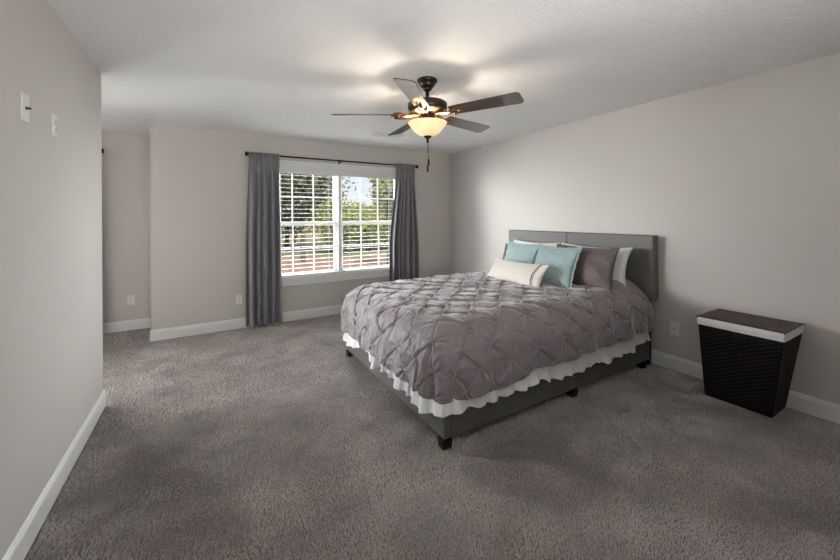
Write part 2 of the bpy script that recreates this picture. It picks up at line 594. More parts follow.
# ------------------------------------------------------------------ window blinds
def blind(x0, x1, label):
    yc = YB + .012
    r = empty('window_blind', ((x0 + x1) / 2, yc, WZ0), label, 'blind', 'open white slat blinds in the double window')
    P = lambda o: keep(o, r)
    bm = bmesh.new()
    add_box(bm, x0, x1, YB - .028, YB - .018, 1.962, 2.062, .003)
    add_box(bm, x0, x1, YB - .032, YB - .026, 2.046, 2.062, .002)
    add_box(bm, x0, x1, YB - .032, YB - .026, 1.962, 1.975, .002)
    P(bm_obj('valance', bm, M['blind']))
    P(box('head_rail', x0 + .02, x1 - .02, YB - .016, YB + .036, 2.008, 2.05, M['blind']))
    n = 24
    z0, z1 = WZ0 + .062, 1.945
    sl = None
    for i in range(n):
        z = z0 + (z1 - z0) * i / (n - 1)
        if sl is None:
            N = 9
            vs, fs = [], []
            for xx in (x0 + .018, x1 - .018):
                for j in range(N):
                    t = j / (N - 1) - .5
                    vs.append((xx, yc + t * .038, .0022 * (1 - 4 * t * t)))
                for j in range(N):
                    t = j / (N - 1) - .5
                    vs.append((xx, yc + t * .038, .0022 * (1 - 4 * t * t) - .0022))
            for j in range(N - 1):
                fs.append((j, j + 1, 2 * N + j + 1, 2 * N + j))
                fs.append((N + j + 1, N + j, 3 * N + j, 3 * N + j + 1))
            fs.append((0, 2 * N, 3 * N, N))
            fs.append((N - 1, 2 * N - 1, 4 * N - 1, 3 * N - 1))
            fs.append(tuple(range(N)) + tuple(range(2 * N - 1, N - 1, -1)))
            fs.append(tuple(range(3 * N - 1, 2 * N - 1, -1)) + tuple(range(3 * N, 4 * N)))
            o = sl = mesh_obj('slat', vs, fs, M['blind'])
        else:
            o = sl.copy()
            COL.objects.link(o)
        o.location = (0, 0, z)
        o.parent = r
        o.matrix_parent_inverse = Matrix.Translation(r.location).inverted()
    P(box('bottom_rail', x0 + .018, x1 - .018, yc - .026, yc + .026, WZ0 + .014, WZ0 + .032, M['blind'], None, .003))
    for t in (.16, .84):
        xx = x0 + (x1 - x0) * t
        bm = bmesh.new()
        for yy in (yc - .027, yc + .027):
            add_tube(bm, [(xx, yy, WZ0 + .03), (xx, yy, 2.01)], .0012, 5)
        P(bm_obj('ladder_cord', bm, M['blind']))
    return r


blind(WX0 + .016, XM - .002, 'white open slat blind in the window half beside the tall curtain')
bl2 = blind(XM + .002, WX1 - .016, 'white open slat blind in the window half beside the curtain nearer the bed')

# ------------------------------------------------------------------ outdoors
struct(box('lawn', -60, 90, 5.9, 160, -1.6, -1.3, M['lawn']))
vs, fs = [], []
n = 40
for i in range(n):
    a = 2 * PI * i / n
    rr = 1 + .18 * math.sin(3 * a + 1) + .1 * math.sin(7 * a)
    vs.append((3.4 + 5.6 * rr * math.cos(a), 19.0 + 6.6 * rr * math.sin(a), -1.285))
    vs.append((3.4 + 6.0 * rr * math.cos(a), 19.0 + 7.0 * rr * math.sin(a), -1.31))
for i in range(n):
    j = (i + 1) % n
    fs.append((2 * i, 2 * i + 1, 2 * j + 1, 2 * j))
fs.append(tuple(range(0, 2 * n, 2)))
tag(mesh_obj('bare_dirt', vs, fs, M['clay']), 'bare reddish dirt on the lawn beyond the window', 'dirt', None, 'stuff')


def tree(name, x, y, h, cr, ch, mat, label, n, leaf, seed, group, trunk_r=.12, base=-1.3, skew=(0, 0), airy=1.0):
    r = np.random.default_rng(seed)
    root = empty(name, (x, y, base), label, 'shrub' if 'shrub' in name else 'tree', group)
    bm = bmesh.new()
    top = h - ch * .4
    add_tube(bm, [(0, 0, -.1), (.05, 0, top * .35), (-.03, .04, top * .7), (0, 0, top)], trunk_r, 9)
    for q in range(7):
        a = q * 2.4
        z = h - ch * (.95 - .09 * q)
        z = max(z, .15)
        add_tube(bm, [(0, 0, z * .8), (cr * .45 * math.cos(a), cr * .45 * math.sin(a), z + ch * .15),
                      (cr * .8 * math.cos(a), cr * .8 * math.sin(a), z + ch * .3)], trunk_r * .35, 6)
    bm_obj('trunk', bm, M['bark'], root, True)
    # clumps of leaves filling a crown
    nc = 46
    d = r.normal(size=(nc, 3))
    d /= np.linalg.norm(d, axis=1)[:, None]
    rad = r.uniform(.35, 1.0, nc) ** .5
    cc = d * rad[:, None] * np.array([cr, cr, ch / 2]) * .82 + np.array([skew[0], skew[1], h - ch / 2])
    cs = r.uniform(.22, .42, nc) * min(cr, ch / 2) * airy
    idx = r.integers(0, nc, n)
    p = cc[idx] + r.normal(size=(n, 3)) * cs[idx][:, None] * .62
    p[:, 2] = np.maximum(p[:, 2], .05)
    u = r.normal(size=(n, 3))
    u /= np.linalg.norm(u, axis=1)[:, None]
    v = np.cross(u, r.normal(size=(n, 3)))
    v /= np.linalg.norm(v, axis=1)[:, None]
    s = leaf * r.uniform(.6, 1.3, n)[:, None]
    q = np.stack([p - u * s, p - v * s * .55, p + u * s, p + v * s * .55], 1)
    np_mesh('foliage', q.reshape(-1, 3), np.arange(4 * n).reshape(-1, 4), mat, root, False)
    return root


G1 = 'trees and shrubs outside the window'
tree('leafy_tree', 5.5, 30.0, 12.2, 4.5, 10.4, M['leaf_dark'], 'large dark green tree filling the window half beside the tall curtain', 17000, .21, 1, G1, .22)
tree('leafy_tree', 8.15, 17.0, 5.7, .95, 3.0, M['leaf_mid'], 'thin airy tree seen high at the window edge by the curtain nearer the bed', 2600, .11, 3, G1, .07, airy=.8)
for i, (x, y, h, r_, lab, m) in enumerate([
        (8.6, 26.5, 4.3, 1.9, 'round yellow green shrub just past the window mullion', 'leaf_light'),
        (11.4, 27.0, 3.6, 2.0, 'low bright green shrub under the open sky', 'leaf_light'),
        (14.0, 28.0, 3.9, 2.0, 'bright green shrub at the window edge by the curtain nearer the bed', 'leaf_mid')]):
    tree('leafy_shrub', x, y, h, r_, h * .95, M[m], lab, 5200, .13, 20 + i, G1, .06)
# distant tree line
for i in range(7):
    x = 4 + 10.2 * i
    tree('far_tree', x, 62 + 4 * math.sin(i * 2.1), 5.2 + .8 * math.sin(i * 1.7), 5.0, 4.8, M['leaf_mid'],
         'distant rounded tree in the tree line beyond the lawn', 1500, .5, 40 + i, 'distant tree line', .15)
tag(box('fence_post', 4.86, 5.10, 22.0, 22.2, -1.3, .30, M['bark'], None, .01), 'weathered dark post standing on the dirt outside the window', 'post')

# ------------------------------------------------------------------ curtain rod and curtains
ROD_Y, ROD_Z = YB - .09, 2.172


def curtain_rod(x0, x1, y, wall, brackets, label, group=None, z=ROD_Z):
    r = empty('curtain_rod', ((x0 + x1) / 2, y, z), label, 'curtain rod', group)
    P = lambda o: keep(o, r)
    P(tube('pole', [(x0 + .04, y, z), (x1 - .04, y, z)], .011, M['rod'], None, 12))
    for sx, xx in ((-1, x0), (1, x1)):
        pr = [(.011, 0), (.017, .004), (.013, .010), (.015, .018), (.026, .040), (.031, .048), (.031, .054), (.006, .056)]
        P(lathe('finial', [(a, sx * b) for a, b in pr], (xx - sx * .052, y, z), M['rod'], None, 20, 'X'))
    for bx in brackets:
        b = P(boxes('bracket', [(bx - .006, bx + .006, y + .008, wall, z - .008, z + .002), (bx - .011, bx + .011, wall - .004, wall, z - .04, z + .03),
                                (bx - .006, bx + .006, y - .012, y + .012, z - .017, z - .008), (bx - .006, bx + .006, y - .016, y - .010, z - .017, z + .006)], M['rod']))
        P(tube('bracket_screw', [(bx, y, z - .014), (bx, y, z - .032)], .004, M['rod'], None, 8))
    return r


curtain_rod(.42, 2.885, ROD_Y, YB, (.475, 1.637, 2.84), 'dark metal curtain rod with trumpet finials above the double window')
curtain_rod(-2.5, -1.04, YN - .09, YN, (-2.45, -1.10), 'dark curtain rod end poking out past the near wall corner', None, 2.178)


def curtain(xt0, xt1, xb0, xb1, z0, z1, y, label, seed, nf=6, group='slate grey curtains', amp=.050):
    r = empty('window_curtain', ((xt0 + xt1) / 2, y, z0), label, 'curtain', group)
    ns, nz = 260, 150
    s = np.linspace(0, 1, ns)[:, None]
    t = np.linspace(0, 1, nz)[None, :]          # 0 at the top
    z = z1 + (z0 - z1) * t + 0 * s
    flare = np.clip(t * 1.6, 0, 1)
    flare = flare * flare * (3 - 2 * flare)
    warp = s + .028 * vnoise(s * 5 + seed, t * 1.2 + 0 * s, seed) + .02 * np.sin(2 * PI * s * 2 + seed)
    ph = 2 * PI * nf * warp
    low = np.sin(ph) + .28 * np.sin(2 * ph + 1 + seed) + .45 * vnoise(warp * 9, t * .8, seed + 3)
    hi = np.sin(2 * PI * nf * 2.6 * s + .5) * .5 + .5 * vnoise(s * 30, t * 1.5, seed + 9)
    bl = np.clip((t - .015) / .16, 0, 1)
    bl = bl * bl * (3 - 2 * bl)
    a = amp * (.45 + .55 * flare)
    off = hi * .017 * (1 - bl) + low * a * bl
    x0 = xt0 + (xb0 - xt0) * flare
    x1 = xt1 + (xb1 - xt1) * flare
    sx = s + .018 * np.cos(ph) * bl * (2 * np.minimum(s, 1 - s)) * 2
    x = x0 + (x1 - x0) * sx
    # rod pocket: tucked around the pole near the top
    pocket = np.exp(-((t - .012) / .01) ** 2)
    yy = y - .016 + off - .004 * pocket
    yy = np.minimum(yy, y + .055)
    # header ruffle stands above the pole
    z = z + (.006 * np.sin(2 * PI * nf * 2.6 * s)) * np.exp(-t / .01)
    co = np.stack([x + 0 * t, yy + 0 * s, z], -1)
    o = np_mesh('drape', co, grid_faces(ns, nz), M['curtain'])
    solidify(o, .003, 0)
    keep(o, r)
    # stitched hem and rod-pocket tape
    for nm, k0, k1, dy in (('hem', nz - 8, nz, -.0035), ('header_tape', 3, 6, -.0035)):
        h = co[:, k0:k1].copy()
        h[..., 1] += dy
        oo = np_mesh(nm, h, grid_faces(ns, k1 - k0), M['curtain'])
        solidify(oo, .0025, 0)
        keep(oo, r)
    return r


curtain(.455, .815, .415, .838, .03, 2.196, ROD_Y, 'slate grey curtain panel beside the outlet on the back wall', 1, 5)
curtain(2.50, 2.83, 2.375, 2.885, .03, 2.196, ROD_Y, 'slate grey curtain panel between the window and the bed corner', 2, 6)
curtain(-1.42, -1.072, -1.46, -1.036, .03, 2.20, YN - .09, 'grey curtain edge just showing past the near wall corner', 5, 5)


# ------------------------------------------------------------------ wall plates
def plate(kind, loc, nrm, label, cat):
    """nrm: 'x+', 'x-', 'y-' direction the plate faces"""
    r = empty(kind, loc, label, cat)
    bm = bmesh.new()
    add_box(bm, -.0355, .0355, -.006, 0, -.0575, .0575, .003, 2)
    parts = [bm_obj('cover_plate', bm, M['plate'], r)]
    if kind == 'power_outlet':
        for zz in (-.0195, .0195):
            bm = bmesh.new()
            add_box(bm, -.0165, .0165, -.009, -.004, zz - .0135, zz + .0135, .003, 2)
            so = bm_obj('socket', bm, M['plate'], r)
            boxes('slot', [(-.0075, -.0055, -.0096, -.008, zz - .002, zz + .008), (.0055, .0075, -.0096, -.008, zz - .002, zz + .008),
                           (-.002, .002, -.0096, -.008, zz - .010, zz - .005)], M['slot'], so)
        lathe('screw', [(.003, 0), (.0025, -.0015), (.0002, -.002)], (0, -.006, 0), M['plate'], r, 12, 'Y')
    else:
        lathe('coax_jack', [(.0055, -.005), (.0055, -.012), (.0045, -.012), (.0045, -.018), (.0002, -.018)], (0, 0, 0), M['slot'], r, 14, 'Y')
        for zz in (-.042, .042):
            lathe('screw', [(.003, -.005), (.0025, -.0072), (.0002, -.0078)], (0, 0, zz), M['plate'], r, 12, 'Y')
    r.rotation_euler = (0, 0, {'y-': 0, 'x-': -PI / 2, 'x+': PI / 2}[nrm])
    return r


plate('power_outlet', (.345, YB, .36), 'y-', 'white outlet low on the back wall beside the tall grey curtain', 'outlet')
plate('power_outlet', (-.805, YN, .37), 'y-', 'white outlet low on the recessed nook wall', 'outlet')
plate('cable_plate', (XR, 1.582, .367), 'x-', 'white cable plate with one dark dot between the bed and the hamper', 'wall plate')
cp = plate('cable_plate', (XL, 2.145, 1.847), 'x+', 'white cable plate with dark jack sticking out, high on the near wall', 'wall plate')
tube('cable_stub', [(0, -.016, 0), (0, -.022, .0)], .0042, M['slot'], cp, 10)
plate('power_outlet', (XL, 2.482, 1.847), 'x+', 'white outlet mounted high on the near wall beside the cable plate', 'outlet')

# ------------------------------------------------------------------ ceiling vent
r = empty('ceiling_vent', (2.03, 4.20, H), 'white slotted air vent on the ceiling beyond the fan', 'vent')
boxes('vent_frame', [(-.19, .19, -.085, -.062, -.008, 0), (-.19, .19, .062, .085, -.008, 0), (-.19, -.165, -.062, .062, -.008, 0), (.165, .19, -.062, .062, -.008, 0)], M['trim'], r, .002)
bm = bmesh.new()
for i in range(8):
    yy = -.055 + i * .0157
    add_box(bm, -.166, .166, yy, yy + .009, -.006, -.001)
bm_obj('vent_grille', bm, M['trim'], r)
box('vent_backing', -.166, .166, -.063, .063, -.0008, 0, M['slot'], r)

# ------------------------------------------------------------------ ceiling fan
FX, FY = 1.477, 2.354
fan = empty('ceiling_fan', (FX, FY, H), 'bronze five blade ceiling fan with lit alabaster bowl light', 'ceiling fan')
L = lambda z: z - H
lathe('canopy', [(.076, 0), (.079, -.006), (.079, -.014), (.072, -.024), (.060, -.030), (.057, -.044), (.050, -.058), (.040, -.064), (.034, -.066), (.034, -.078), (.028, -.084), (.018, -.086)], (0, 0, 0), M['bronze'], fan)
lathe('downrod', [(.0155, -.07), (.0155, -.185)], (0, 0, 0), M['bronze'], fan, 20)
lathe('motor_housing', [(.03, -.172), (.05, -.175), (.140, -.179), (.151, -.186), (.153, -.194), (.153, -.226), (.147, -.242), (.132, -.250), (.125, -.257), (.09, -.266), (.05, -.268)], (0, 0, 0), M['bronze'], fan, 56)
lathe('switch_housing', [(.048, -.262), (.058, -.268), (.056, -.305), (.062, -.311), (.060, -.322), (.052, -.332), (.045, -.336)], (0, 0, 0), M['bronze'], fan, 40)
BZ = -.270
angs = [-63.5, 12, 84, 150, 227]
PITCH = math.radians(-13)
blade0 = iron0 = None
for a in angs:
    ra = math.radians(a)
    mat = Matrix.Rotation(ra, 4, 'Z') @ Matrix.Translation((0, 0, BZ)) @ Matrix.Rotation(PITCH, 4, 'X')
    if blade0 is None:
        # blade outline: tapered board, rounded tip
        n = 14
        out = []
        r0, r1, w0, w1, rc = .20, .735, .058, .070, .030
        out += [(r0, -w0 + .012), (r0 + .012, -w0)]
        for q in range(n + 1):
            t = -PI / 2 + PI / 2 * q / n
            out.append((r1 - rc + rc * math.cos(t), -w1 + rc + rc * math.sin(t)))
        for q in range(n + 1):
            t = PI / 2 * q / n
            out.append((r1 - rc + rc * math.cos(t), w1 - rc + rc * math.sin(t)))
        out += [(r0 + .012, w0), (r0, w0 - .012)]
        bm = bmesh.new()
        f = bm.faces.new([bm.verts.new((x, y, .003)) for x, y in out])
        g = bmesh.ops.extrude_face_region(bm, geom=[f])
        for v in g['geom']:
            if isinstance(v, bmesh.types.BMVert):
                v.co.z -= .007
        blade0 = bm_obj('blade', bm, M['blade'], fan)
        b = blade0
    else:
        b = blade0.copy()
        COL.objects.link(b)
        b.parent = fan
    b.matrix_local = mat
    mat2 = Matrix.Rotation(ra, 4, 'Z') @ Matrix.Translation((0, 0, BZ))
    if iron0 is None:
        bm = bmesh.new()
        # forked scroll bracket under the blade root
        for sgn in (-1, 1):
            pts = [(.085, 0, .006), (.13, sgn * .012, -.012), (.175, sgn * .036, -.014 + sgn * .004), (.22, sgn * .044, -.010 + sgn * .009), (.262, sgn * .034, -.010 + sgn * .007)]
            add_tube(bm, pts, .0085, 8)
        add_tube(bm, [(.15, 0, -.014), (.21, 0, -.012), (.285, 0, -.010)], .010, 8)
        add_box(bm, .075, .15, -.022, .022, -.012, .004, .005)
        for q in ((.225, -.035), (.225, .035), (.272, 0)):
            add_lathe(bm, [(.0002, -.024), (.007, -.022), (.009, -.016), (.009, -.006)], (q[0], q[1], math.tan(PITCH) * q[1]), 12)
        iron0 = bm_obj('blade_bracket', bm, M['bracket'], fan, True)
        b = iron0
    else:
        b = iron0.copy()
        COL.objects.link(b)
        b.parent = fan
    b.matrix_local = mat2
# bowl: shell with an open rim
prof = [(.151, L(2.106)), (.148, L(2.100)), (.140, L(2.089)), (.126, L(2.069)), (.107, L(2.045)), (.084, L(2.023)), (.058, L(2.009)), (.030, L(2.002)), (.010, L(2.000))]
inner = [(r_ - .005, z + .005) for r_, z in prof[::-1]][1:]
lathe('glass_bowl', prof + inner[:-1] + [(.146, L(2.107)), (.151, L(2.106))], (0, 0, 0), M['bowl'], fan, 56, caps=False)
lathe('bowl_finial', [(.004, L(2.012)), (.034, L(2.006)), (.032, L(1.998)), (.020, L(1.988)), (.011, L(1.980)), (.009, L(1.972)), (.012, L(1.964)), (.009, L(1.956)), (.003, L(1.950))], (0, 0, 0), M['bronze'], fan, 28)
for dx, dy, zz in ((.010, .004, 1.800), (-.004, -.004, 1.748)):
    ch = tube('pull_chain', [(dx * .4, dy * .4, L(1.955)), (dx, dy, L(1.90)), (dx, dy, L(zz + .03))], .0016, M['bracket'], fan, 6)
    lathe('chain_pendant', [(.002, L(zz + .034)), (.006, L(zz + .028)), (.0085, L(zz + .008)), (.0085, L(zz - .014)), (.006, L(zz - .022)), (.001, L(zz - .025))], (dx, dy, 0), M['bronze'], ch, 14)
light('fan_lamp', 'POINT', (FX, FY, 2.072), 30.0, (1.0, .88, .72), .045)

# ------------------------------------------------------------------ bed frame
X0, X1, Y0, Y1 = 1.205, 3.46, 1.757, 3.455
bed = empty('upholstered_bed', (0, 0, 0), 'grey upholstered bed frame with headboard against the pale wall', 'bed')
bm = bmesh.new()
YH0, YH1, YHC = 1.702, 3.502, 2.602
add_box(bm, 3.462, 3.560, YH0, YHC - .001, .605, 1.195, .014, 4)
add_box(bm, 3.462, 3.560, YHC + .001, YH1, .605, 1.195, .014, 4)
bm_obj('headboard', bm, M['leather'], bed, True)
for y in (YH0 + .06, YH1 - .06 - .06):
    box('headboard_post', 3.50, 3.545, y, y + .06, 0, .625, M['black'], bed, .004)
RZ, RT = .050, .345
box('footboard', X0, X0 + .055, Y0, Y1, RZ, RT, M['leather'], bed, .012, 3, True)
for y0_, y1_ in ((Y0, Y0 + .05), (Y1 - .05, Y1)):
    bm = bmesh.new()
    add_box(bm, X0 + .0555, 2.42, y0_, y1_, RZ, RT, .005, 2)
    add_box(bm, 2.4205, 3.50, y0_, y1_, RZ, RT, .005, 2)
    bm_obj('side_rail', bm, M['leather'], bed)


def bed_leg(x, y):
    bm = bmesh.new()
    r_ = bmesh.ops.create_cone(bm, cap_ends=True, segments=4, radius1=.038, radius2=.046, depth=RZ + .013)
    bmesh.ops.rotate(bm, verts=bm.verts, cent=(0, 0, 0), matrix=Matrix.Rotation(PI / 4, 3, 'Z'))
    bmesh.ops.translate(bm, verts=bm.verts, vec=(x, y, (RZ + .013) / 2 - .009))
    return bm_obj('leg', bm, M['black'], bed)


for x in (X0 + .020, 2.41, 3.40):
    for y in (Y0 + .020, Y1 - .020):
        bed_leg(x, y)
bm = bmesh.new()
for i in range(9):
    xx = X0 + .14 + i * .25
    add_box(bm, xx, xx + .08, Y0 + .05, Y1 - .05, .27, .29)
bm_obj('slat_base', bm, M['black'], bed)
mt = tag(box('mattress', X0 + .06, 3.455, Y0 + .055, Y1 - .055, .29, .655, M['mattress'], None, .06, 4, True),
         'pale mattress covered by the pintuck comforter', 'mattress')


# ------------------------------------------------------------------ white ruffled bed skirt
def skirt_run(pts, nrm_fn, seed, zb_fn):
    pass


L_foot, L_side = Y1 - Y0 + .0, X1 - X0
per = 2 * L_side + L_foot
# path: near side from headboard to foot, corner, foot, corner, far side
ns, nz = 1500, 26
s = np.linspace(0, per, ns)
rc = .03
px, py, nx, ny = np.zeros(ns), np.zeros(ns), np.zeros(ns), np.zeros(ns)
for i, q in enumerate(s):
    if q < L_side:
        px[i], py[i], nx[i], ny[i] = X1 - q, Y0, 0, -1
    elif q < L_side + L_foot:
        px[i], py[i], nx[i], ny[i] = X0, Y0 + (q - L_side), -1, 0
    else:
        px[i], py[i], nx[i], ny[i] = X0 + (q - L_side - L_foot), Y1, 0, 1
kern = np.ones(41) / 41
for arr in (nx, ny):
    arr[:] = np.convolve(np.pad(arr, 20, mode='edge'), kern, 'valid')
nl = np.hypot(nx, ny)
nx, ny = nx / nl, ny / nl
t = np.linspace(0, 1, nz)[None, :]
S_ = s[:, None]
warp = S_ + .03 * vnoise(S_ * 6, S_ * 0, 4)
rip = np.sin(2 * PI * warp / .125) * .5 + .85 * vnoise(S_ * 12, S_ * 0 + 3, 5) + .12 * np.sin(2 * PI * warp / .06)
amp = .027 * (.6 + .4 * vnoise(S_ * 2.3, S_ * 0, 8))
off = .020 + .026 * t + 1.45 * amp * (.45 + .55 * t) * np.sign(rip) * np.abs(rip) ** .8
off = np.maximum(off, .004)
foot = np.clip(1 - np.abs(S_ - L_side - L_foot / 2) / (L_foot / 2 + .1), 0, 1)
zb = .222 - .035 * np.clip(foot * 5 - .6, 0, 1) + .030 * vnoise(S_ * 2.6, S_ * 0, 21) + .012 * vnoise(S_ * 5.5, S_ * 0, 22)
zb = zb + .028 * np.maximum(0, vnoise(S_ * 7.5, S_ * 0 + 5, 23)) - .014
zb = zb + .02 * np.exp(-((S_ - .05) / .25) ** 2) + .012 * np.exp(-((S_ - L_side) / .16) ** 2)
ztop = .33
zz = ztop + (zb - ztop) * t - .004 * rip * t
co = np.stack([px[:, None] + nx[:, None] * off, py[:, None] + ny[:, None] * off, zz], -1)
sk = np_mesh('bed_skirt', co, grid_faces(ns, nz), M['white_cloth'])
solidify(sk, .002, 0)
tag(sk, 'white ruffled bed skirt showing below the pintuck comforter', 'bed skirt')

# ------------------------------------------------------------------ pintuck comforter
RA = .23                       # edge radius
IX0, IX1 = 1.36, 3.43          # inner flat rectangle
IY0, IY1 = 1.925, 3.285
ZT = .700
DROP = .58                     # cloth length beyond the flat part
STEP = .0050
us = np.concatenate([np.linspace(-DROP, 0, int(DROP / STEP), endpoint=False), np.linspace(0, IX1 - IX0, int((IX1 - IX0) / STEP))])
wv = IY1 - IY0
vsx = np.concatenate([np.linspace(-DROP, 0, int(DROP / STEP), endpoint=False), np.linspace(0, wv, int(wv / STEP), endpoint=False), np.linspace(wv, wv + DROP, int(DROP / STEP))])
U, V = np.meshgrid(us, vsx, indexing='ij')
ex = np.minimum(U, 0)
ey = np.where(V < 0, V, np.where(V > wv, V - wv, 0))
a, b = ex / DROP, ey / DROP
ex2 = ex * np.sqrt(1 - b * b / 2)
ey2 = ey * np.sqrt(1 - a * a / 2)
d = np.hypot(ex2, ey2)
dirx = np.where(d > 1e-9, ex2 / np.maximum(d, 1e-9), 0)
diry = np.where(d > 1e-9, ey2 / np.maximum(d, 1e-9), 0)
corner = np.clip(4 * np.abs(dirx * diry) ** 1.0, 0, 2) / 2 * 1.0
qx = IX0 + np.maximum(U, 0)
qy = IY0 + np.clip(V, 0, wv)
# hem: irregular length, curled under at the very end
hemL = DROP - .045 + .03 * vnoise(U * 2.3 + 9, V * 2.3, 31) * 1.0
ang = np.minimum(d / RA, 1.42)
arc_end = 1.42 * RA
o_ = RA * np.sin(ang)
dz = RA * (1 - np.cos(ang))
ss = np.maximum(d - arc_end, 0)
curl = np.clip((d - (DROP - .075)) / .075, 0, 1)
o_ = o_ + ss * .06 - .03 * curl ** 1.6
dz = dz + ss * .985 - .055 * curl ** 2
# loose vertical folds in the hanging part, strongest at the corners
tang = np.where(d > 1e-9, (np.arctan2(diry, dirx) * .34 + (qx - qy) * 1.0), 0)
hang = np.clip((d - .14) / .36, 0, 1)
fold = np.sin(2 * PI * tang / .23 + 1.2 * vnoise(tang * 3, d * 2, 12)) * .6 + .8 * vnoise(tang * 7, d * 1.5, 14)
o_ = o_ + hang * (.016 + .022 * corner) * fold
nh = np.stack([dirx * np.sin(ang), diry * np.sin(ang), np.cos(ang)], -1)
# low relief of the bedding underneath
relief = .012 * fbm(U * 2.2, V * 2.2, 51) + .006 * vnoise(U * 6, V * 6, 52)
# pintuck lattice (diamonds) in cloth coordinates
PD = .262
wu = U + .016 * vnoise(U * 4.5, V * 4.5, 61)
wv_ = V + .016 * vnoise(U * 4.5, V * 4.5, 62)
A = (wu + wv_) / PD + .15
B = (wu - wv_) / PD + .35
fa, fb = A - np.round(A), B - np.round(B)       # -.5 .. .5 from the nearest lattice line
ia, ib = np.round(A), np.round(B)
side = PD / math.sqrt(2)
da, db = np.abs(fa) * side, np.abs(fb) * side     # metres from the lattice lines (approx)
rr = np.hypot(da, db)                             # distance from the nearest pinch
puff = (np.abs(np.sin(PI * A)) * np.abs(np.sin(PI * B))) ** .55
mid_a = np.abs(fb) * 2                            # 0 at a pinch, 1 midway along an A line
mid_b = np.abs(fa) * 2
sa = np.where(_hash(ia, np.floor(B), 71) > .5, 1.0, -1.0)
sb = np.where(_hash(ib, np.floor(A), 72) > .5, 1.0, -1.0)
wa = .5 + .7 * _hash(ia, np.floor(B), 73)
wb = .5 + .7 * _hash(ib, np.floor(A), 74)


def pleat(f, sg, m):
    """gathered fold along a lattice line: tight at the pinches, wide and low between them"""
    x = f * side * sg
    wdt = .0055 + .020 * m
    return np.exp(-((x - .004 - .012 * m) / wdt) ** 2) * (1 - .62 * m) - .9 * np.exp(-((x + .004) / (.005 + .006 * m)) ** 2) * (1 - .75 * m)


def lip(f, sg, m):
    """tuck: cloth on one side of the line stands proud of the other"""
    x = f * side * sg
    return .5 * (np.tanh(x / .0030) + 1) * np.exp(-np.abs(x) / .045) * (1 - .45 * m)


tuck = .0130 * (lip(fa, sa, mid_a) * wa + lip(fb, sb, mid_b) * wb)
ridge = pleat(fa, sa, mid_a) * wa + pleat(fb, sb, mid_b) * wb
th = np.arctan2(fb, fa)
h1, h2 = 6.28 * _hash(ia, ib, 75), 6.28 * _hash(ia, ib, 76)
lobes = (.5 + .5 * np.cos(8 * th + h1)) ** 2.5 * (.6 + .4 * np.cos(th + h2)) + .6 * (.5 + .5 * np.cos(5 * th + h2)) ** 4
star = lobes * np.exp(-(rr / .062) ** 1.6) * np.clip(rr / .014, 0, 1)
disp0 = -.0065 * (.5 + .5 * np.cos(7 * th + h2)) ** 7 * np.exp(-(rr / .075) ** 2) * np.clip(rr / .010, 0, 1)
dent = np.exp(-rr / .030)
nub = np.exp(-(rr / .0055) ** 2)
disp = disp0 + .010 * puff + .0085 * ridge + .015 * star - .022 * dent + .011 * nub + tuck
# loose creases of thin satin between the gathers
cr = 1 - np.abs(vnoise(U * 9 + 2.2 * vnoise(U * 4, V * 4, 5), V * 9 + 2.2 * vnoise(U * 4 + 7, V * 4, 6), 83))
disp = disp + .0055 * cr ** 6 * np.clip(rr / .05, 0, 1) + .0015 * vnoise(U * 30, V * 30, 81)
fade = np.clip((DROP - d) / .05, 0, 1) * np.clip((U.max() - U) / .05, .2, 1)
H_ = relief + disp * fade
x = qx + dirx * o_ + nh[..., 0] * H_
y = qy + diry * o_ + nh[..., 1] * H_
z = ZT - dz + nh[..., 2] * H_
hw = .014 * vnoise(U * 3.3 + 4, V * 3.3, 91) * hang + .05 * corner * hang * np.where((qy < 2.0), .2, 1)
z = z - hw + .046 * hang * np.clip((qx - 1.6) / .8, 0, 1) * (V < .2)
# mattress crown: sinks a little toward the foot
z = z - .015 * np.clip((1.9 - qx) / .6, 0, 1)
# pulled up against the pillows at the head end
up = np.clip((qx - 2.98) / .3, 0, 1)
z = z + .075 * up * up * (3 - 2 * up) * np.exp(-((y - 1.96) / .17) ** 2)
cf = np_mesh('comforter', np.stack([x, y, z], -1), grid_faces(len(us), len(vsx))[:, ::-1], M['comforter'])
solidify(cf, .006, -1)
tag(cf, 'mauve grey pintuck comforter spread over the bed', 'comforter')


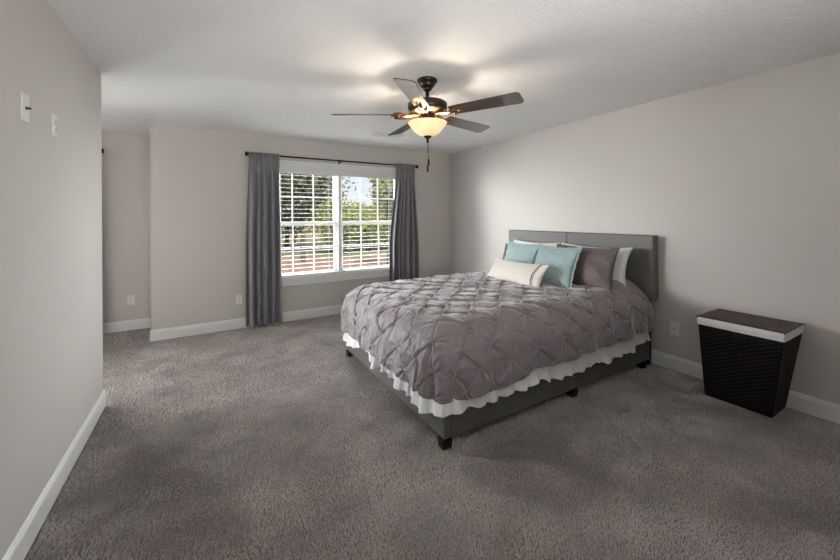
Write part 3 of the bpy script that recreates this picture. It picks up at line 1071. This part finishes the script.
# ------------------------------------------------------------------ pillows
def pillow(name, loc, w, h, th, lean, mat, label, cat, yaw=0.0, rollz=0.0, flange=0.0, seed=1, group=None, wr=.006, sag=.15, n=64, stripes=None, pinch=.075):
    """front faces -x; leans back by `lean` degrees; loc is the middle of its lower edge"""
    u = np.linspace(-1, 1, n)
    U, V = np.meshgrid(u, u, indexing='ij')
    # cloth between seam and edge
    prof = np.clip((1 - U ** 2), 0, 1) ** .42 * np.clip((1 - V ** 2), 0, 1) ** .42
    x = w / 2 * U * (1 - pinch * (1 - V ** 2))
    y = h / 2 * V * (1 - pinch * (1 - U ** 2))
    T = th / 2 * prof * (1 - sag * V)
    edge = np.clip((1 - np.maximum(abs(U), abs(V))) * 4, 0, 1)
    th_ = np.arctan2(V, U)
    corn = np.abs(U * V)
    wrk = fbm(U * 2.2 + seed, V * 2.2, seed) * 1.0 + 1.0 * vnoise(U * 3 + V * 4 + seed, V * 1.2 - U, seed + 5) * (.4 + corn)
    wrk2 = np.cos(th_ * 22 + 3 * fbm(U * 2, V * 2, seed + 3)) * corn * edge
    front = T + wr * wrk * edge + wr * .6 * wrk2 * (1 - edge * .5)
    back = -T * .8
    # slight bow of the whole pillow, as it rests
    bow = .02 * (U ** 2) * (w / .6) - .01 * V
    zf, zb = front + bow, back + bow
    co = np.concatenate([np.stack([x, y, zf], -1).reshape(-1, 3), np.stack([x, y, zb], -1).reshape(-1, 3)])
    f1 = grid_faces(n, n)
    f2 = grid_faces(n, n)[:, ::-1] + n * n
    R3 = (Matrix.Translation(loc) @ Matrix.Rotation(yaw, 4, 'Z') @ Matrix.Rotation(-PI / 2, 4, 'Z') @ Matrix.Rotation(PI / 2, 4, 'X')
          @ Matrix.Rotation(math.radians(-lean), 4, 'X') @ Matrix.Rotation(rollz, 4, 'Z') @ Matrix.Translation((0, h / 2, 0)))
    me_o = np_mesh(name, co, np.concatenate([f1, f2]), mat)
    bm = bmesh.new()
    bm.from_mesh(me_o.data)
    bmesh.ops.remove_doubles(bm, verts=bm.verts, dist=1e-5)
    bmesh.ops.recalc_face_normals(bm, faces=bm.faces)
    bm.to_mesh(me_o.data)
    bm.free()
    me_o.matrix_world = R3
    tag(me_o, label, cat, group)
    # seam piping / flange: a thin border strip of its own
    per = []
    m = 60
    for k_ in range(4 * m):
        q, t_ = divmod(k_, m)
        t_ = -1 + 2 * t_ / m
        per.append([(t_, -1), (1, t_), (-t_, 1), (-1, -t_)][q])
    per = np.array(per)
    ex_ = w / 2 * per[:, 0] * (1 - pinch * (1 - per[:, 1] ** 2))
    ey_ = h / 2 * per[:, 1] * (1 - pinch * (1 - per[:, 0] ** 2))
    ez_ = .02 * per[:, 0] ** 2 * (w / .6) - .01 * per[:, 1]
    if flange:
        sc = np.stack([1 + 2 * flange / w * np.ones(len(per)), 1 + 2 * flange / h * np.ones(len(per))], 1)
        inner_ = np.stack([ex_ * (1 - .02), ey_ * (1 - .02), ez_], 1)
        outer_ = np.stack([ex_ * sc[:, 0], ey_ * sc[:, 1], ez_ + .006 * np.sin(np.arange(len(per)) * .5 + seed) + .004 * rng.normal(size=len(per))], 1)
        N = len(per)
        co2 = np.concatenate([inner_, (inner_ + outer_) / 2 + np.array([0, 0, .003]), outer_])
        fs_ = []
        for k_ in range(N):
            j_ = (k_ + 1) % N
            fs_ += [(k_, j_, N + j_, N + k_), (N + k_, N + j_, 2 * N + j_, 2 * N + k_)]
        fl = np_mesh('flange', co2, np.array(fs_), mat, me_o)
        solidify(fl, .004, 0)
    if stripes:
        for sx, sw in stripes:
            # woven band lying on the front cloth
            bu = np.linspace(sx - sw, sx + sw, 5)
            i_f = (bu + 1) / 2 * (n - 1)
            rows = []
            for q in i_f:
                i0 = int(q)
                fr = q - i0
                rows.append(np.stack([x, y, zf], -1)[i0] * (1 - fr) + np.stack([x, y, zf], -1)[min(i0 + 1, n - 1)] * fr)
            rows = np.array(rows)
            rows[..., 2] += .0022
            st = np_mesh('woven_stripe', rows, grid_faces(5, n), M['dark_stripe'], me_o)
            st['label'] = 'dark woven stripe'
            solidify(st, .0015, 0)
    return me_o


def Z0(x):
    return .745


GP = 'pillows on the bed'
pillow('sleeping_pillow', (3.30, 2.215, .69), .78, .40, .17, 12, M['white_cloth'], 'white pillow behind the charcoal pillow, leaning on the headboard', 'pillow', seed=11, group=GP, wr=.012, pinch=.11)
pillow('sleeping_pillow', (3.30, 2.97, .69), .70, .40, .17, 12, M['white_cloth'], 'white pillow at the back behind the teal pillow on the window side', 'pillow', seed=12, group=GP, wr=.012, pinch=.10)
pillow('pillow_sham', (3.10, 2.19, .69), .68, .41, .17, 16, M['sham'], 'charcoal grey pillow beside the teal cushion, at the hamper side', 'pillow', seed=13, group=GP, wr=.009)
pillow('pillow_sham', (3.12, 2.96, .69), .68, .36, .16, 16, M['sham'], 'charcoal grey pillow mostly hidden by the teal cushion on the window side', 'pillow', seed=14, group=GP)
pillow('throw_cushion', (2.91, 2.385, .67), .46, .42, .15, 22, M['teal'], 'teal cushion with flanged edge in front of the charcoal pillow', 'cushion', seed=15, flange=.02, group=GP, yaw=.05)
pillow('throw_cushion', (2.96, 2.89, .675), .47, .41, .14, 20, M['teal'], 'teal cushion standing behind the white lumbar cushion', 'cushion', seed=16, flange=.02, group=GP, yaw=-.03)
pillow('lumbar_cushion', (2.68, 2.67, .675), .76, .27, .13, 32, M['cream_cloth'], 'long white lumbar cushion with two dark woven stripes', 'cushion', seed=17, group=GP, yaw=-.02, wr=.004, stripes=[(.74, .012), (.79, .007)])

# ------------------------------------------------------------------ hamper
HP_T = [(3.172, 1.246), (3.168, .778), (3.556, .778), (3.556, 1.246)]
HP_B = [(3.284, 1.248), (3.280, .868), (3.550, .868), (3.550, 1.248)]
ham = empty('laundry_hamper', (3.36, 1.04, 0), 'dark brown woven laundry hamper with white liner against the wall', 'hamper')


def weave_wall(b, t, z0, z1, out=0.0, rows=40, colw=.030, amp=.0035, sub=6):
    """closed ring of woven strips between rectangles b (low) and t (high)"""
    b, t = np.array(b), np.array(t)
    cb, ct = b.mean(0), t.mean(0)
    ncols = []
    pts = []
    for e in range(4):
        L_ = np.linalg.norm(t[(e + 1) % 4] - t[e])
        ncols.append(max(2, 2 * int(round(L_ / colw / 2))))
    par, fr, phase = [], [], []
    acc = 0
    for e in range(4):
        k_ = ncols[e] * sub
        for q in range(k_):
            par.append(e)
            fr.append(q / k_)
            phase.append(acc + q / sub)
        acc += ncols[e]
    par, fr, phase = np.array(par), np.array(fr), np.array(phase)
    nr = rows * 4
    vz = np.linspace(0, 1, nr)
    co = np.zeros((len(par), nr, 3))
    nrm = np.zeros((len(par), 2))
    for e in range(4):
        m_ = par == e
        d_ = t[(e + 1) % 4] - t[e]
        nn = np.array([d_[1], -d_[0]]) / np.linalg.norm(d_)
        if np.dot(nn, (t[e] + t[(e + 1) % 4]) / 2 - ct) < 0:
            nn = -nn
        nrm[m_] = nn
        pb = b[e] + (b[(e + 1) % 4] - b[e]) * fr[m_][:, None]
        pt = t[e] + d_ * fr[m_][:, None]
        p = pb[:, None] + (pt - pb)[:, None] * vz[None, :, None]
        row = vz * rows
        ri = np.floor(row)
        strip = np.abs(np.sin(PI * row)) ** .6
        wv2 = np.sin(PI * phase[m_])[:, None] * np.where(ri % 2 == 0, 1, -1)[None, :]
        dsp = amp * (.9 * wv2 + .7) * strip[None, :] + out
        co[m_, :, :2] = p + nn * dsp[..., None]
        co[m_, :, 2] = z0 + (z1 - z0) * vz
    return co


co = weave_wall(HP_B, HP_T, 0.002, .585)
N_ = co.shape[0]
fb_ = grid_faces(N_, co.shape[1], True)
o = np_mesh('basket_body', co, fb_, M['wicker'])
keep(o, ham)
o = mesh_obj('basket_base', [(p[0], p[1], .01) for p in HP_B], [(0, 1, 2, 3)], M['wicker'])
solidify(o, .008)
keep(o, ham)


def ring_strip(t, z0, z1, th, name, mat, flare=0.0, r=.012):
    c_ = np.array(t).mean(0)
    def ringpts(offs):
        ps = []
        for (x_, y_), (sx, sy) in zip(t, ((-1, 1), (-1, -1), (1, -1), (1, 1))):
            for q in range(5):
                a0 = {(-1, 1): PI / 2, (-1, -1): PI, (1, -1): 1.5 * PI, (1, 1): 0}[(sx, sy)]
                a_ = a0 + q / 4 * PI / 2
                rr_ = r + offs
                ps.append((x_ - sx * r + rr_ * math.cos(a_), y_ - sy * r + rr_ * math.sin(a_)))
        return ps
    rings = [(ringpts(-th), z1), (ringpts(0), z1), (ringpts(.001), (z0 + z1) / 2), (ringpts(-flare), z0), (ringpts(-th - flare), z0)]
    N2 = len(rings[0][0])
    vs_ = [(p[0], p[1], z_) for rg, z_ in rings for p in rg]
    fs_ = []
    for q in range(len(rings)):
        q2 = (q + 1) % len(rings)
        for k_ in range(N2):
            j_ = (k_ + 1) % N2
            fs_.append((q * N2 + k_, q * N2 + j_, q2 * N2 + j_, q2 * N2 + k_))
    return mesh_obj(name, vs_, fs_, mat)


TO = [(p[0] - .008, p[1] + .008) if i == 0 else (p[0] - .008, p[1] - .008) if i == 1 else (p[0], p[1] - .008) if i == 2 else (p[0], p[1] + .008) for i, p in enumerate(HP_T)]
keep(ring_strip(TO, .562, .618, .008, 'cloth_liner', M['white_cloth'], .004), ham)['label'] = 'white cloth liner folded over the rim'
# lid: woven top panel, slightly domed
nu, nv = 150, 190
u = np.linspace(0, 1, nu)[:, None]
v = np.linspace(0, 1, nv)[None, :]
xl = TO[0][0] + (TO[2][0] - TO[0][0]) * u + 0 * v
yl = TO[1][1] + (TO[0][1] - TO[1][1]) * v + 0 * u
row = (yl - TO[1][1]) / .0125
wv2 = np.sin(PI * (xl - TO[0][0]) / .030) * np.where(np.floor(row) % 2 == 0, 1, -1)
zl = .622 + .006 * (1 - (2 * u - 1) ** 4) * (1 - (2 * v - 1) ** 4) + .0020 * wv2 * np.abs(np.sin(PI * row)) ** .6 * np.clip(np.minimum(np.minimum(u, 1 - u), np.minimum(v, 1 - v)) * 25, 0, 1)
lid = np_mesh('lid', np.stack([xl, yl, zl], -1), grid_faces(nu, nv), M['wicker_lid'])
solidify(lid, .012, -1)
keep(lid, ham)
o = tube('lid_edge', [(TO[0][0] + .004, TO[0][1] - .004, .620), (TO[1][0] + .004, TO[1][1] + .004, .620), (TO[2][0] - .005, TO[2][1] + .004, .620)], .005, M['wicker_lid'])
keep(o, ham)

# ------------------------------------------------------------------ carpet pile
def pile():
    cs = []

    def region(x0, x1, y0, y1, sp, nb):
        gx, gy = np.meshgrid(np.arange(x0 + sp / 2, x1 - sp / 4, sp), np.arange(y0 + sp / 2, y1 - sp / 4, sp), indexing='ij')
        p = np.stack([gx.ravel(), gy.ravel()], 1)
        p += rng.uniform(-.42, .42, p.shape) * sp
        cs.append((p, sp, nb))
    region(XL + .016, XR - .016, YS + .02, .35, .018, 6)
    region(XL + .016, XR - .016, .35, 1.6, .0086, 6)
    region(XL + .016, XR - .016, 1.6, 3.0, .0106, 6)
    region(XL + .016, XR - .016, 3.0, YB - .016, .0155, 6)
    region(-1.6, XC - .016, YB - .016, YN - .016, .020, 6)
    region(-1.6, XL + .016, YE + .016, YB - .016, .020, 6)
    V_ = []
    for p, sp, nb in cs:
        n = len(p)
        # nap direction wanders over the floor, brushed in patches
        ang_ = 2.6 * fbm(p[:, 0] * 1.3, p[:, 1] * 1.3, 5) + .9 * vnoise(p[:, 0] * 9, p[:, 1] * 9, 6) + 1.0 + rng.normal(size=n) * .45
        lean_ = (.55 + .6 * fbm(p[:, 0] * 2.3, p[:, 1] * 2.3, 9) + .25 * rng.normal(size=n)) * .0095
        hgt = (.0078 + .0013 * rng.normal(size=n)).clip(.005, .013) + .0022 * fbm(p[:, 0] * 16, p[:, 1] * 16, 3)
        for k_ in range(nb):
            # strands of one tuft fan out from its root
            fa_ = 2 * PI * k_ / nb + rng.uniform(0, .8, n)
            fan = sp * .40 * rng.uniform(.3, 1.1, n)
            base = np.stack([p[:, 0] + np.cos(fa_) * sp * .12, p[:, 1] + np.sin(fa_) * sp * .12, np.full(n, PILE)], 1)
            tip = np.stack([p[:, 0] + np.cos(ang_) * lean_ + np.cos(fa_) * fan, p[:, 1] + np.sin(ang_) * lean_ + np.sin(fa_) * fan,
                            PILE + hgt * rng.uniform(.8, 1.1, n)], 1)
            ta = fa_ + PI / 2 + rng.normal(size=n) * .4
            wd = sp * .17 * rng.uniform(.8, 1.25, n)
            w1 = np.stack([np.cos(ta) * wd, np.sin(ta) * wd, 0 * wd], 1)
            q = np.stack([base - w1 * .8, base + w1 * .8, tip + w1, tip - w1], 1)
            V_.append(q.reshape(-1, 3))
    co = np.concatenate(V_)
    return np_mesh('carpet_pile', co, np.arange(len(co)).reshape(-1, 4), M['yarn'], None, False)


tag(pile(), 'grey brown plush carpet pile covering the whole floor', 'carpet', None, 'stuff')
